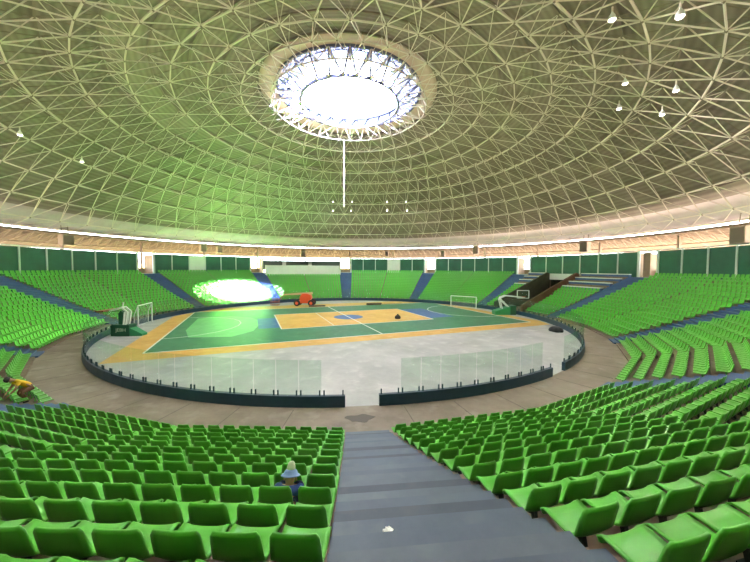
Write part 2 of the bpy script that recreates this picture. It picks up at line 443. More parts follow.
# ---- concrete benches left without seats, on both sides of the tunnel
for side, (p0, p1) in (('doorway side', (58.5, None)), ('far side', (None, 88.5))):
    for k, i in enumerate((11, 13, 15, 17)):
        a = edge(i) + 0.1
        t = tun_az(a, -1 if p0 else 1)
        q0, q1 = (p0 + math.degrees((half_w(p0, a, 1) + 0.1) / a), t - 0.45) if p0 else (t + 0.45, p1 - math.degrees((half_w(p1, a, -1) + 0.1) / a))
        zt = tread(i)
        brk = [q0] + [b for b in base_az if q0 < b < q1] + [q1]
        c = P(a + 0.2, (q0 + q1) / 2, zt); o = empty('concrete_bench', c)
        for nm, mt, d0, d1, z0, z1 in (('seat_slab', 'white', 0.0, 0.42, 0.30, 0.42), ('plinth', 'aisle', 0.06, 0.40, 0.003, 0.30)):
            m = MB()
            for x0, x1 in zip(brk[:-1], brk[1:]):
                fm = facet((x0 + x1) / 2)
                pl = [(r_ / cos(R(z_ - fm)) * sin(R(z_)) - c.x, r_ / cos(R(z_ - fm)) * cos(R(z_)) - c.y) for r_, z_ in ((a + d0, x0), (a + d1, x0), (a + d1, x1), (a + d0, x1))]
                m.prism(pl[::-1], z0, z1)
            m.build(nm, M[mt], o)
        tag(o, 'long bench with pale slab on blue plinth %s the tunnel, %s bench from the top' % ('before' if p0 else 'beyond', ORD[4 - k]), 'bench', 'concrete benches beside the tunnel')

# ---- rim wall: green boards between white posts, doorways at the aisles
RW, ZT = 38.05, 8.32
sect_names = {-91.5: 'leftmost doorway', -61.5: 'yellow-lit left doorway', -31.5: 'doorway before the press box', -1.5: 'doorway over the far centre aisle',
              28.5: 'bright doorway right of centre', 58.5: 'bright doorway by the tunnel', 88.5: 'doorway beyond the tunnel'}
posts = []
def rim_box(r, a0, a1, z0, z1, th):
    m = MB(); m.arc_box(r - th / 2, r + th / 2, z0, z1, a0, a1, 3); return m
PAN0, PSTEP = 1.9, 26.2 / 6
for az, where in sect_names.items():
    for k in range(6):
        a0 = az + PAN0 + k * PSTEP; a1 = a0 + PSTEP
        if az == -31.5: continue
        if cam_xy(P(RW, (a0 + a1) / 2, 7))[0] < 14: continue
        whitep = (az, k) in ((-61.5, 2), (-1.5, 3))
        o = rim_box(RW, a0 + 0.12, a1 - 0.12, PLAT_Z + 0.002, ZT, 0.08).build('wall_board', M['white' if whitep else 'panel'])
        tag(o, ('white' if whitep else 'dark green') + ' wall board above the top row, %s after the %s' % (ORD[k + 1], where), 'board', 'wall boards round the rim')
        posts.append(a0)
    posts.append(az - PAN0); posts.append(az + PAN0)
posts = sorted({round(p, 2) for p in posts})
for n, a in enumerate(posts):
    dist, x_, y_ = cam_xy(P(RW, a, 7))
    if dist < 12: continue
    door = [w for z, w in sect_names.items() if abs(abs(a - z) - PAN0) < 0.05]
    k = [(z, round((a - z - PAN0) / PSTEP)) for z in sect_names if -0.1 < (a - z - PAN0) / PSTEP < 6.1]
    m = MB(); m.box(P(RW - 0.03, a, (PLAT_Z + ZT) / 2 + 0.03), (0.30 if door else 0.17, 0.2, ZT - PLAT_Z + 0.06), rz=-R(a))
    o = m.build('wall_post', M['post'])
    if door:
        z = [z for z in sect_names if abs(abs(a - z) - PAN0) < 0.05][0]
        lab = 'pale post on the %s side of the %s' % ('near-court' if a < z else 'other', sect_names[z])
        lab = 'pale jamb post %s the %s' % ('before' if a < z else 'after', sect_names[z])
    else: lab = 'slim pale post between wall boards, %s after the %s' % (ORD[k[0][1]], sect_names[k[0][0]])
    tag(o, lab, 'post', 'posts between the wall boards')
m = MB(); m.arc_box(RW - 0.1, RW + 0.1, ZT + 0.06, ZT + 0.2, -100, 125, 120)
struct(m.build('trim_1', M['post']), 'pale top rail along the wall boards', 'rail')
# doorways: tan reveal walls either side of the passage outside
for az, where in sect_names.items():
    m = MB()
    sd = 1 if az < 0 else -1
    q0 = az + PAN0 * sd * 0.98
    for k in range(1): m.box(P(RW + 1.3, q0, PLAT_Z + 1.55), (0.2, 2.4, 3.1), rz=-R(q0))
    m.arc_box(RW + 2.6, RW + 2.8, PLAT_Z, PLAT_Z + 0.95, az - 3, az + 3, 4)
    struct(m.build('wall_doorway', M['tan' if az not in (-1.5,) else 'tan']), 'tan side wall and parapet of the %s' % where, 'wall')
for az, (b0, b1) in {-91.5: (-0.1, 3.0), 88.5: (-1.9, 0.3)}.items():
    m = MB(); m.arc_box(RW + 0.1, RW + 0.3, PLAT_Z + 0.002, ZT - 0.1, az + min(b0, b1) * 0.62, az + max(b0, b1) * 0.62, 3)
    struct(m.build('wall_infill', M['tan']), 'tan plaster wall filling part of the %s' % sect_names[az], 'wall')
# plain unseen wall behind the camera, raised to block light from the eaves
m = MB(); m.arc_box(RW - 0.05, RW + 0.05, PLAT_Z, 9.5, 122, 252, 60)
struct(m.build('wall_back', M['panel']), 'green rim wall behind the near stand, raised to block light', 'wall')

# ---- press box between two far aisles
s0, s1 = -31.5 + PAN0, -1.5 - PAN0
m = MB(); m.arc_box(35.75, 36.0, tread(15) + 0.01, 6.62, s0, s1, 24)
struct(m.build('wall_press_box', M['white']), 'long white parapet of the press box on the far stand', 'wall')
m = MB(); m.arc_box(36.0, 40.2, 5.6, 5.8, s0, s1, 24)
struct(m.build('press_box_floor', M['tan']), 'floor slab of the press box', 'floor')
m = MB(); m.arc_box(40.2, 40.3, 5.8, 7.7, s0, s1, 24)
struct(m.build('window_1', M['tint']), 'dim tinted window strip at the back of the press box', 'window')
m = MB(); m.arc_box(36.0, 40.3, 7.75, 8.0, s0, s1, 24)
struct(m.build('press_box_ceiling', M['white']), 'thin white roof slab of the press box', 'ceiling')
for n, q in enumerate((-22.6, -13.9)):
    m = MB(); m.box(P(38.2, q, 6.6), (0.75, 0.6, 1.6), rz=-R(q)); m.box(P(38.2, q, 7.47), (0.9, 0.7, 0.12), rz=-R(q))
    o = m.build('press_cabinet', M['white'])
    tag(o, 'white cabinet standing in the press box, %s of the two' % ('paler left' if n == 0 else 'right'), 'cabinet')

# ---- roof: cladding, edge band, added overhang, lean-to
RS, ZC = 57.54, -31.5
def dome_z(r, rs=RS): return ZC + math.sqrt(rs * rs - r * r)
def dome_shell(r0, r1, nr, na, th, rs=RS):
    m = MB()
    for lay in (0, th):
        for j in range(nr + 1):
            r = r0 + (r1 - r0) * j / nr
            for i in range(na): m.v.append((r * sin(2 * pi * i / na), r * cos(2 * pi * i / na), dome_z(r, rs) + lay))
    n1 = (nr + 1) * na
    for j in range(nr):
        for i in range(na):
            q = [j * na + i, j * na + (i + 1) % na, (j + 1) * na + (i + 1) % na, (j + 1) * na + i]
            m.f.append(q); m.f.append([n1 + k for k in q[::-1]]); m.mi += [0, 0]
    for j in (0, nr):
        for i in range(na):
            q = [j * na + i, j * na + (i + 1) % na]; m.f.append(q + [n1 + q[1], n1 + q[0]]); m.mi.append(0)
    return m
struct(dome_shell(9.6, 36.6, 26, 120, 0.12).build('ceiling', M['ceiling'], smooth=True), 'grey-olive sheeted dome roof over the arena', 'ceiling')
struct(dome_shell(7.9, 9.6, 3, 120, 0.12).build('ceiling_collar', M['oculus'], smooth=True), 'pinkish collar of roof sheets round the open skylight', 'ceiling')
struct(dome_shell(36.6, 38.8, 3, 120, 0.12).build('ceiling_edge', M['ringband'], smooth=True), 'pale band of roof along the eaves', 'ceiling')
m = MB(); m.arc_box(38.75, 41.2, dome_z(38.8) + 0.02, dome_z(38.8) + 0.14, -180, 180, 120)  # added overhang, stops sun leaking in under the dome edge
struct(m.build('eaves_sun_shield', M['ringband']), 'flat eaves sheet added round the dome to block sun', 'ceiling')
m = MB()
nn = 120
for i in range(nn):
    a0, a1 = R(360 * i / nn), R(360 * (i + 1) / nn)
    q = [(r * sin(a), r * cos(a), z) for a in (a0, a1) for r, z in ((40.2, 10.62), (46.2, 8.75), (46.2, 8.9), (40.2, 10.77))]
    m.add(q, [[k, (k + 1) % 4, 4 + (k + 1) % 4, 4 + k] for k in range(4)])
struct(m.build('outer_ceiling', M['soffit']), 'beige lean-to roof running round outside the dome', 'ceiling')

# tinted glass added between the two skylight rings to dim the sky (a pane's two faces together pass about a twelfth of the light)
m = MB()
for i in range(52):
    a0, a1 = R(360 * i / 52), R(360 * (i + 1) / 52)
    q = [(r * sin(a), r * cos(a), z) for a in (a0, a1) for r, z in ((5.45, 25.95), (7.95, 25.52), (7.95, 25.56), (5.45, 25.99))]
    m.add(q, [[k, (k + 1) % 4, 4 + (k + 1) % 4, 4 + k] for k in (0, 2)])
struct(m.build('added_window', M['skyglass']), 'added ring of bluish tinted glass dimming the sky round the open middle of the skylight', 'window')

# ---- outdoors
m = MB(); m.arc_box(41.0, 320, -0.6, -0.1, -180, 180, 72)
struct(m.build('ground', M['earth']), 'dry sunlit earth outside the arena', 'ground')
m = MB(); m.arc_box(58, 58.4, -0.1, 7.4, -70, 12, 30)
struct(m.build('wall_outside', M['yellowwall']), 'cream yellow boundary wall seen through the far openings', 'wall')

# ---- roof truss: two layers of struts
truss = empty('roof_truss', (0, 0, 0))
tag(truss, 'beige steel space truss of struts lining the whole inside of the dome', 'roof truss')
struts = []                                # (a, b, width, dark)
NR, RI0, RI1 = 10, 8.5, 36.7
def ring_n(r): return 72 if r > 19.5 else 36
def inode(j, i):
    r = RI0 + (RI1 - RI0) * j / NR; n = ring_n(r)
    an = 2 * pi * (i + 0.5 * (j % 2)) / n
    return Vector((r * sin(an), r * cos(an), dome_z(r, RS - 1.55) + (0.9 * (j / NR) ** 6)))
def onode(j, i):                           # upper layer, half way between the lower rings
    r = RI0 + (RI1 - RI0) * (j + 0.5) / NR; n = ring_n(RI0 + (RI1 - RI0) * j / NR)
    an = 2 * pi * (i + 0.5 * (j % 2) + 0.5) / n
    return Vector((r * sin(an), r * cos(an), dome_z(r, RS - 0.16)))
for j in range(NR + 1):
    r = RI0 + (RI1 - RI0) * j / NR; n = ring_n(r)
    for i in range(n):
        struts.append((inode(j, i), inode(j, i + 1), 0.095, 0))
        if j < NR:
            n2 = ring_n(RI0 + (RI1 - RI0) * (j + 1) / NR)
            if n2 == n:
                o = j % 2
                struts.append((inode(j, i), inode(j + 1, i - 1 + o), 0.085, 0)); struts.append((inode(j, i), inode(j + 1, i + o), 0.085, 0))
            else:
                for k in (-1, 0, 1): struts.append((inode(j, i), inode(j + 1, 2 * i + (j % 2) + k), 0.085, 0))
            struts.append((inode(j, i), onode(j, i), 0.07, 0)); struts.append((inode(j, i), onode(j, i - 1), 0.07, 0))
            struts.append((onode(j, i), onode(j, i + 1), 0.13, 1))
            if n2 == n: struts.append((onode(j, i), inode(j + 1, i + (1 if j % 2 else 0)), 0.07, 0))
            else:
                struts.append((onode(j, i), inode(j + 1, 2 * i + 1 + (j % 2)), 0.07, 0))
            if j < NR - 1 and n2 == n:
                o = j % 2
                struts.append((onode(j, i), onode(j + 1, i - 1 + o), 0.06, 1)); struts.append((onode(j, i), onode(j + 1, i + o), 0.06, 1))
# skylight ring: upper ring at the roof edge, lower ring hung inside it
NO = 26
def sky(r, i, z): an = 2 * pi * i / NO; return Vector((r * sin(an), r * cos(an), z))
zt_, zl_ = dome_z(7.9) - 0.1, 24.3
for i in range(NO):
    struts.append((sky(7.85, i, zt_), sky(7.85, i + 1, zt_), 0.22, 2))
    struts.append((sky(5.45, i + .5, zl_), sky(5.45, i + 1.5, zl_), 0.22, 2))
    struts.append((sky(6.7, i + .5, zt_ + 0.5), sky(6.7, i + 1.5, zt_ + 0.5), 0.13, 2))
    for k in (-.5, .5):
        struts.append((sky(7.85, i, zt_), sky(5.45, i + k, zl_), 0.17, 2))
        struts.append((sky(7.85, i, zt_), sky(6.7, i + k, zt_ + 0.5), 0.12, 2))
        struts.append((sky(7.85, i, zt_), inode(0, round(i * 36 / NO + k)), 0.09, 0))
        struts.append((sky(5.45, i + .5, zl_), inode(0, round((i + .5) * 36 / NO + k)), 0.09, 0))
# outward legs at the eaves
for i in range(72):
    f = P(38.7, math.degrees(2 * pi * i / 72), dome_z(38.8) - 0.1)
    struts.append((inode(NR, i), f, 0.085, 0)); struts.append((inode(NR, i + 1), P(38.7, math.degrees(2 * pi * (i) / 72), dome_z(38.8) - 0.1), 0.08, 0))
    struts.append((f, P(38.7, math.degrees(2 * pi * (i + 1) / 72), dome_z(38.8) - 0.1), 0.14, 0))
def shown(s):
    a, b, w, d = s
    c = (a + b) / 2; dep, x, y = cam_xy(c)
    if dep < 1 or not (-10 < x < 760 and -10 < y < 572): return 0
    da, xa, ya = cam_xy(a); db, xb, yb = cam_xy(b)
    return math.hypot(xa - xb, ya - yb) * w / dep * (0.3 if d == 1 else 1)
order = sorted(range(len(struts)), key=lambda k: -shown(struts[k]))
mm = MB()
for j in range(NR + 1):
    for i in range(ring_n(RI0 + (RI1 - RI0) * j / NR)):
        c = inode(j, i); q = 0.13; mm.cur = 1
        mm.add([c + Vector(d) * q for d in ((1, 0, 0), (-1, 0, 0), (0, 1, 0), (0, -1, 0), (0, 0, 1), (0, 0, -1))], [(0, 2, 4), (2, 1, 4), (1, 3, 4), (3, 0, 4), (2, 0, 5), (1, 2, 5), (3, 1, 5), (0, 3, 5)])
for k in order[100:]:
    a, b, w, d = struts[k]
    mm.cur = d; mm.bar(a, b, w, n=3 if w < 0.09 else 4)
tag(mm.build('strut_lattice', [M['strut'], M['strut_dark'], M['strut_sky']], truss), kind='stuff')
for k in order[:100]:
    a, b, w, d = struts[k]
    m = MB(); m.bar(a, b, w, n=8); m.build('strut', M[('strut', 'strut_dark', 'strut_sky')[d]], truss)
# lattice ring between the eaves and the rim wall
m = MB(); nz = 216
for i in range(nz):
    a0, a1 = 360 * i / nz, 360 * (i + 1) / nz
    u0, u1, l0, l1 = P(40.3, a0, 10.5), P(40.3, a1, 10.5), P(42.6, a0, 9.3), P(42.6, a1, 9.3)
    m.bar(u0, u1, 0.16); m.bar(l0, l1, 0.14)
    m.bar(u0, P(42.6, (a0 + a1) / 2, 9.35), 0.08); m.bar(P(42.6, (a0 + a1) / 2, 9.35), u1, 0.08)
    if i % 3 == 0: m.bar(P(40.3, a0, 10.6), P(46, a0, 8.9), 0.18)
    if i % 9 == 0: m.bar(P(41.0, a0, -0.2), P(41.0, a0, 10.4), 0.3)
struct(m.build('trim_2', M['girder']), 'beige lattice girder ring outside the eaves on posts', 'girder')
# ---- seats
PATH = [(0.205, 0.185), (0.215, 0.225), (0.19, 0.252), (0.09, 0.245), (-0.02, 0.235), (-0.10, 0.235), (-0.155, 0.252), (-0.185, 0.30), (-0.205, 0.37), (-0.23, 0.475), (-0.25, 0.555), (-0.262, 0.600)]
HALF = [0.205, 0.222, 0.228, 0.228, 0.226, 0.224, 0.223, 0.222, 0.220, 0.216, 0.208, 0.182]
def shell(path, half, nx, th):
    """A curved plastic sheet of thickness th swept along the seat's side profile, edges turned up."""
    m = MB(); n = len(path); rows = []
    for k in range(n):
        p = Vector((0, path[k][0], path[k][1]))
        t = Vector((0, path[min(k + 1, n - 1)][0] - path[max(k - 1, 0)][0], path[min(k + 1, n - 1)][1] - path[max(k - 1, 0)][1])).normalized()
        nrm = Vector((0, t.z, -t.y))
        if nrm.dot(Vector((0, 1, 1))) < 0: nrm = -nrm
        for lay in (0, 1):
            row = []
            for i in range(nx + 1):
                s = -1 + 2 * i / nx
                lift = (0.028 if path[k][1] < 0.26 else 0.012) * abs(s) ** 3
                row.append(p + Vector((s * half[k], 0, 0)) + nrm * (lift - lay * th))
            rows.append(row)
    w = nx + 1; vs = [v for r_ in rows for v in r_]; fs = []
    for k in range(n - 1):
        for i in range(nx):
            a, b = (2 * k) * w + i, (2 * k + 2) * w + i
            fs.append([a, a + 1, b + 1, b]); fs.append([a + w, b + w, b + w + 1, a + w + 1])
        for i in (0, nx):
            a, b = (2 * k) * w + i, (2 * k + 2) * w + i
            q = [a, b, b + w, a + w]; fs.append(q if i == 0 else q[::-1])
    for k in (0, n - 1):
        for i in range(nx):
            a = 2 * k * w + i; q = [a, a + w, a + w + 1, a + 1]; fs.append(q if k == 0 else q[::-1])
    m.add(vs, fs); return m
pan_m = shell(PATH[:7], HALF[:7], 8, 0.022); back_m = shell(PATH[6:], HALF[6:], 8, 0.022)
far_m = shell([PATH[k] for k in (1, 2, 5, 7, 9, 11)], [HALF[k] * 0.93 for k in (1, 2, 5, 7, 9, 11)], 2, 0.022)
brk_m = MB()
brk_m.box(Vector((0, -0.02, 0.215)), (0.26, 0.24, 0.02)); brk_m.bar((0, -0.05, 0.21), (0, -0.10, 0.0), 0.05); brk_m.box(Vector((0, -0.10, 0.008)), (0.16, 0.12, 0.016))
brk_m.bar((-0.12, -0.05, 0.20), (0.12, -0.05, 0.20), 0.04)
seats = []                                  # (row, side of aisle key, order from aisle, position, turn)
for az0 in AISLES:
    az1 = az0 + 30
    for i in range(N_ROWS):
        if az0 == -31.5 and i > 14: continue
        if az0 == 58.5 and i > 10: continue
        rs_ = edge(i) + 0.37
        for half, fm in ((0, az0 + 7.5), (1, az0 + 22.5)):
            L = rs_ * math.tan(R(7.5))
            lo, hi = -L, L
            if half == 0: lo += half_w(az0, rs_, 1)
            else: hi -= half_w(((az1 + 180) % 360) - 180, rs_, -1)
            if half == 0: hi -= 0.04
            else: lo += 0.04
            n = int((hi - lo) / 0.5); pt = (hi - lo) / n
            for k in range(n):
                s_ = lo + pt * (k + 0.5) if half == 0 else hi - pt * (k + 0.5)
                nv = P(1, fm); tv = Vector((nv.y, -nv.x, 0))
                p = nv * rs_ + tv * s_; p.z = tread(i) + 0.002
                if az0 == 58.5 and p.dot(tdir) > 0 and abs(p.dot(tside)) < TUN_HALF + 0.32: continue
                dep, x, y = cam_xy(p + Vector((0, 0, 0.5)))
                if dep < 0.9 or (p - CAM).length < 1.4: continue
                th = pi - R(fm) + random.uniform(-0.02, 0.02)
                seats.append((dep, x, y, i, az0, half, k + 1, p, th))
vis = [s for s in seats if -14 < s[1] < 764 and 0 < s[2] < 576]
vis.sort(key=lambda s: s[0])
detailed = vis[:300]; dset = {id(s) for s in detailed}
def seat_proto():
    e = empty('stadium_seat')
    pan_m.build('seat', M['seat'], e, smooth=True); back_m.build('backrest', M['seat'], e, smooth=True); brk_m.build('bracket', M['bracket'], e)
    return e
proto = None
for dep, x, y, i, az0, half, k, p, th in detailed:
    if proto is None:
        proto = e = seat_proto()
        kids = list(e.children)
    else:
        e = proto.copy(); sc.collection.objects.link(e)
        for ch in kids:
            c = ch.copy(); c.parent = e; sc.collection.objects.link(c)
    e.location = p; e.rotation_euler = (0, 0, th)
    if half == 1 and abs(az0 + 30 - NEAR) < 1: wh = 'right of the grey aisle'
    elif half == 0 and abs(az0 + 360 - NEAR - 0) < 1 or (half == 0 and abs(az0 - NEAR) < 1): wh = 'left of the grey aisle'
    elif half == 0 and abs(az0 + 30 - NEAR) < 1: wh = 'past the bend right of the aisle'
    elif half == 1: wh = 'past the bend left of the aisle'
    else: wh = 'past the side aisle'
    tag(e, 'green seat %s, %s row up, %s along' % (wh, ordinal(i + 1), ordinal(k)), 'seat', 'single green seats of the near stand')
mm = MB()
for s in seats:
    if id(s) in dset: continue
    mt = Matrix.Translation(s[7]) @ Matrix.Rotation(s[8], 4, 'Z')
    mm.add([mt @ Vector(v) for v in far_m.v], far_m.f)
    mm.bar(mt @ Vector((0, -0.05, 0.22)), mt @ Vector((0, -0.1, 0)), 0.05, n=3)
o = mm.build('stadium_seats', M['seat'])
tag(o, 'rows upon rows of further green seats filling the round stand', 'seats', kind='stuff')
# ---- glass barrier on a low dark blue wall
RB = 22.4
def barrier(a0, a1, label, skip0, skip1):
    root = empty('glass_barrier'); tag(root, label, 'barrier', 'glass barrier round the arena floor')
    m = MB(); m.arc_box(RB - 0.09, RB + 0.09, 0.002, 0.50, a0, a1, max(6, int((a1 - a0) / 2.5))); m.build('base_wall', M['bluewall'], root)
    n = round((a1 - a0) * pi / 180 * RB / 1.0); st = (a1 - a0) / n
    gl, cl = [], []
    for k in range(n):
        if skip0 <= k < n - skip1:
            p0, p1 = a0 + st * k, a0 + st * (k + 1)
            gl.append((cam_xy(P(RB, (p0 + p1) / 2, 1.2)), p0 + 0.06, p1 - 0.06))
    for k in range(n + 1):
        for s in (-1, 1):
            q = a0 + st * k + s * 0.24
            if a0 <= q <= a1: cl.append((cam_xy(P(RB, q, 0.6)), q))
    def rank(t):
        d, x, y = t[0]
        return d if d > 0 and -20 < x < 770 else 1e6 + abs(d)
    gl.sort(key=rank); cl.sort(key=rank)
    def pane(m, p0, p1): m.arc_box(RB - 0.006, RB + 0.006, 0.503, 2.05, p0, p1, 2)
    def clamp(m, q): m.box(P(RB, q, 0.615), (0.05, 0.05, 0.23), rz=-R(q))
    for _, p0, p1 in gl[:100]: m = MB(); pane(m, p0, p1); m.build('glass_panel', M['glass'], root)
    for _, q in cl[:100]: m = MB(); clamp(m, q); m.build('clamp', M['clamp'], root)
    if gl[100:]:
        m = MB()
        for _, p0, p1 in gl[100:]: pane(m, p0, p1)
        tag(m.build('glass_panels', M['glass'], root), kind='stuff')
    if cl[100:]:
        m = MB()
        for _, q in cl[100:]: clamp(m, q)
        tag(m.build('clamps', M['clamp'], root), kind='stuff')
barrier(-179.5, 145.7, 'long curved glass barrier on a dark blue wall, sweeping round from left of the gap', 1, 0)
barrier(149.7, 176.7, 'short curved glass barrier on dark blue wall between the two gaps', 1, 1)
# ---- things on the floor. Local x runs across the view, y away from the near stand, z up.
TURN = -R(YAW)
def place(x, y, name, label, cat, group=None, rz=TURN, z=0.002):
    e = empty(name, (x, y, z), rz); return tag(e, label, cat, group)

# basketball hoop units, folded down
h = place(-19.95, -7.2, 'portable_basketball_hoop', 'folded basketball hoop with lettered dark green padded base near the left goal', 'basketball hoop')
m = MB()
pr = [(-0.8, 0.0), (0.8, 0.0), (0.8, 0.93), (0.72, 1.0), (-0.68, 1.0), (-0.8, 0.9)]
vs = [(x, y, z) for y in (0.0, 0.9) for x, z in pr]
m.add(vs, [[0, 1, 2, 3, 4, 5], [11, 10, 9, 8, 7, 6]] + [[k, 6 + k, 6 + (k + 1) % 6, (k + 1) % 6] for k in range(6)])
base = m.build('padded_base', M['hoopgreen'], h)
fc = bpy.data.curves.new('lettering', 'FONT'); fc.body = 'JEBH'; fc.size = 0.42; fc.align_x = 'CENTER'; fc.extrude = 0.004
fc.materials.append(M['lettering'])
ft = bpy.data.objects.new('lettering', fc); sc.collection.objects.link(ft); bpy.context.view_layer.update()
fm_ = bpy.data.meshes.new_from_object(ft.evaluated_get(bpy.context.evaluated_depsgraph_get())); bpy.data.objects.remove(ft)
fo = link('lettering', fm_, base)
fo.location = (0.08, -0.006, 0.42); fo.rotation_euler = (R(90), 0, 0); fo.scale = (1.05, 0.95, 1)
m = MB()
m.add([(0.8, 0.05, 0), (1.75, 0.2, 0), (1.75, 0.85, 0), (0.8, 0.9, 0), (0.8, 0.05, 0.72), (1.75, 0.2, 0.18), (1.75, 0.85, 0.18), (0.8, 0.9, 0.72)],
      [(0, 1, 5, 4), (1, 2, 6, 5), (2, 3, 7, 6), (3, 0, 4, 7), (4, 5, 6, 7), (3, 2, 1, 0)]); m.build('sloping_pad', M['hoopmid'], h)
m = MB(); m.box(Vector((-0.05, 0.35, 1.5)), (0.42, 0.3, 1.0)); m.bar((-0.05, 0.35, 1.9), (0.1, 0.35, 2.12), 0.36); m.build('padded_column', M['hoopgreen'], h)
m = MB()
for dy in (0.12, 0.55):
    m.bar((0.38, dy, 0.95), (0.58, dy, 2.12), 0.13); m.bar((0.58, dy, 2.12), (0.1, dy, 2.52), 0.12); m.bar((0.1, dy, 2.52), (-0.95, dy, 2.22), 0.11)
    m.bar((0.22, dy, 1.0), (0.36, dy, 2.1), 0.08)
m.bar((0.1, 0.1, 2.52), (0.1, 0.57, 2.52), 0.1); m.bar((-0.95, 0.1, 2.22), (-0.95, 0.57, 2.22), 0.1)
m.bar((0.02, 0.33, 2.4), (0.12, 0.33, 2.95), 0.08); m.build('folding_arm', M['whitesteel'], h)
m = MB(); m.box(Vector((-1.3, 0.33, 2.24)), (0.7, 1.7, 0.1)); m.build('backboard', M['basket'], h)
m = MB(); m.bar((-2.2, 0.33, 2.15), (-0.3, 0.33, 2.17), 0.05); m.build('tie_bar', M['bracket'], h)

h = place(20.3, 3.1, 'portable_basketball_hoop', 'folded basketball hoop with white arm and low green base in front of the tunnel', 'basketball hoop')
m = MB()
pr = [(-1.35, 0.0), (1.3, 0.0), (1.3, 0.9), (0.5, 1.05), (-1.35, 0.5)]
vs = [(x, y, z) for y in (0.0, 1.2) for x, z in pr]
m.add(vs, [[0, 1, 2, 3, 4], [9, 8, 7, 6, 5]] + [[k, 5 + k, 5 + (k + 1) % 5, (k + 1) % 5] for k in range(5)]); m.build('padded_base', M['hoopmid'], h)
m = MB(); m.box(Vector((1.0, 0.6, 0.62)), (0.75, 1.26, 1.22)); m.build('counterweight', M['hoopgreen'], h)
m = MB()
for dy in (0.35, 0.85):
    m.tube([(0.65, dy, 0.9), (-0.55, dy, 2.05), (-0.5, dy, 2.25), (0.1, dy, 2.5), (1.0, dy, 2.42), (2.65, dy, 2.24)], 0.17)
    m.bar((-0.62, dy, 2.05), (-0.3, dy, 0.8), 0.11)
m.bar((-0.5, 0.35, 2.2), (-0.5, 0.85, 2.2), 0.12); m.bar((2.6, 0.35, 2.24), (2.6, 0.85, 2.24), 0.12); m.build('folding_arm', M['whitesteel'], h)
m = MB()
for a, b in (((1.95, 2.12), (3.5, 2.12)), ((1.95, 3.15), (3.5, 3.15)), ((1.95, 2.12), (1.95, 3.15)), ((3.5, 2.12), (3.5, 3.15))): m.bar((a[0], 1.05, a[1]), (b[0], 1.05, b[1]), 0.09)
bb = m.build('backboard', M['whitesteel'], h)
m = MB(); m.box(Vector((2.72, 1.05, 2.63)), (1.45, 0.012, 0.95)); m.build('clear_pane', M['glass'], bb)
m = MB(); m.tube([(2.72 + 0.23 * cos(2 * pi * k / 16), 0.78 + 0.23 * sin(2 * pi * k / 16), 2.34) for k in range(17)], 0.025); m.build('rim', M['orange'], bb)

# goals
def goal(ax, ay, bx, by, hgt, label, back):
    a, b = Vector((ax, ay, 0.002)), Vector((bx, by, 0.002)); c = (a + b) / 2
    e = empty('goal', c); tag(e, label, 'goal', 'white goals')
    a, b = a - c, b - c; u = Vector((0, 0, hgt)); k = Vector((back[0], back[1], 0))
    for q in (a, b): m = MB(); m.bar(q, q + u, 0.12, n=8); m.build('post', M['whitesteel'], e)
    m = MB(); m.bar(a + u, b + u, 0.12, n=8); m.build('crossbar', M['whitesteel'], e)
    m = MB()
    for q in (a, b): m.bar(q + u, q + k + u * 0.55, 0.05); m.bar(q + k + u * 0.55, q + k, 0.05); m.bar(q, q + k, 0.05)
    m.bar(a + k, b + k, 0.05); m.build('stay_frame', M['whitesteel'], e)
    m = MB()
    for i in range(1, 14):
        t = i / 14; p = a.lerp(b, t); m.tube([p + u, p + k + u * 0.55, p + k], 0.012, n=3)
    for i in range(1, 9): m.bar(a + k + u * 0.55 * i / 9, b + k + u * 0.55 * i / 9, 0.012, n=3)
    tag(m.build('net', M['net'], e), kind='stuff')
goal(-21.2, -2.9, -21.75, 0.2, 2.15, 'white goal frame at the left edge of the court beyond the green hoop base', (-0.35, -0.06))
goal(16.1, 12.5, 19.1, 9.75, 1.72, 'white goal frame standing at the far right corner of the court', (0.2, 0.45))

# boom lift
l = place(-7.15, 14.6, 'boom_lift', 'orange boom lift with black wheels parked at the far side of the court', 'boom lift')
m = MB(); m.box(Vector((0, 0, 0.62)), (2.3, 1.1, 0.36)); m.box(Vector((0, 0, 0.85)), (1.3, 0.9, 0.14)); m.build('chassis', M['orange'], l)
for x in (-1.12, 1.12):
    for y in (-0.75, 0.75):
        m = MB(); mt = Matrix.Translation((x, y, 0.5)) @ Matrix.Rotation(R(90), 4, 'X')
        m.lathe([(0.36, -0.17), (0.47, -0.15), (0.5, -0.08), (0.5, 0.08), (0.47, 0.15), (0.36, 0.17)], 24, mt)
        w = m.build('wheel', M['rubber'], l, smooth=False)
        m = MB(); m.lathe([(0.24, -0.19), (0.24, 0.19)], 16, mt); m.build('wheel_hub', M['orange'], w)
m = MB()
pr = [(-0.75, 0.92), (0.9, 0.92), (1.1, 1.2), (1.0, 1.7), (0.5, 1.95), (-0.3, 1.98), (-0.7, 1.5)]
vs = [(x, y, z) for y in (-0.6, 0.6) for x, z in pr]
m.add(vs, [list(range(7)), list(range(7, 14))[::-1]] + [[k, 7 + k, 7 + (k + 1) % 7, (k + 1) % 7] for k in range(7)]); m.build('turret', M['orange'], l)
m = MB(); m.bar((1.2, 0, 2.02), (-2.2, 0, 1.84), 0.30); m.bar((-2.0, 0, 1.85), (-3.5, 0, 1.75), 0.22); b_ = m.build('boom', M['tan_boom'], l)
m = MB(); m.bar((-3.45, 0, 1.75), (-4.2, 0, 0.75), 0.14); m.build('jib', M['basket'], b_)
m = MB()
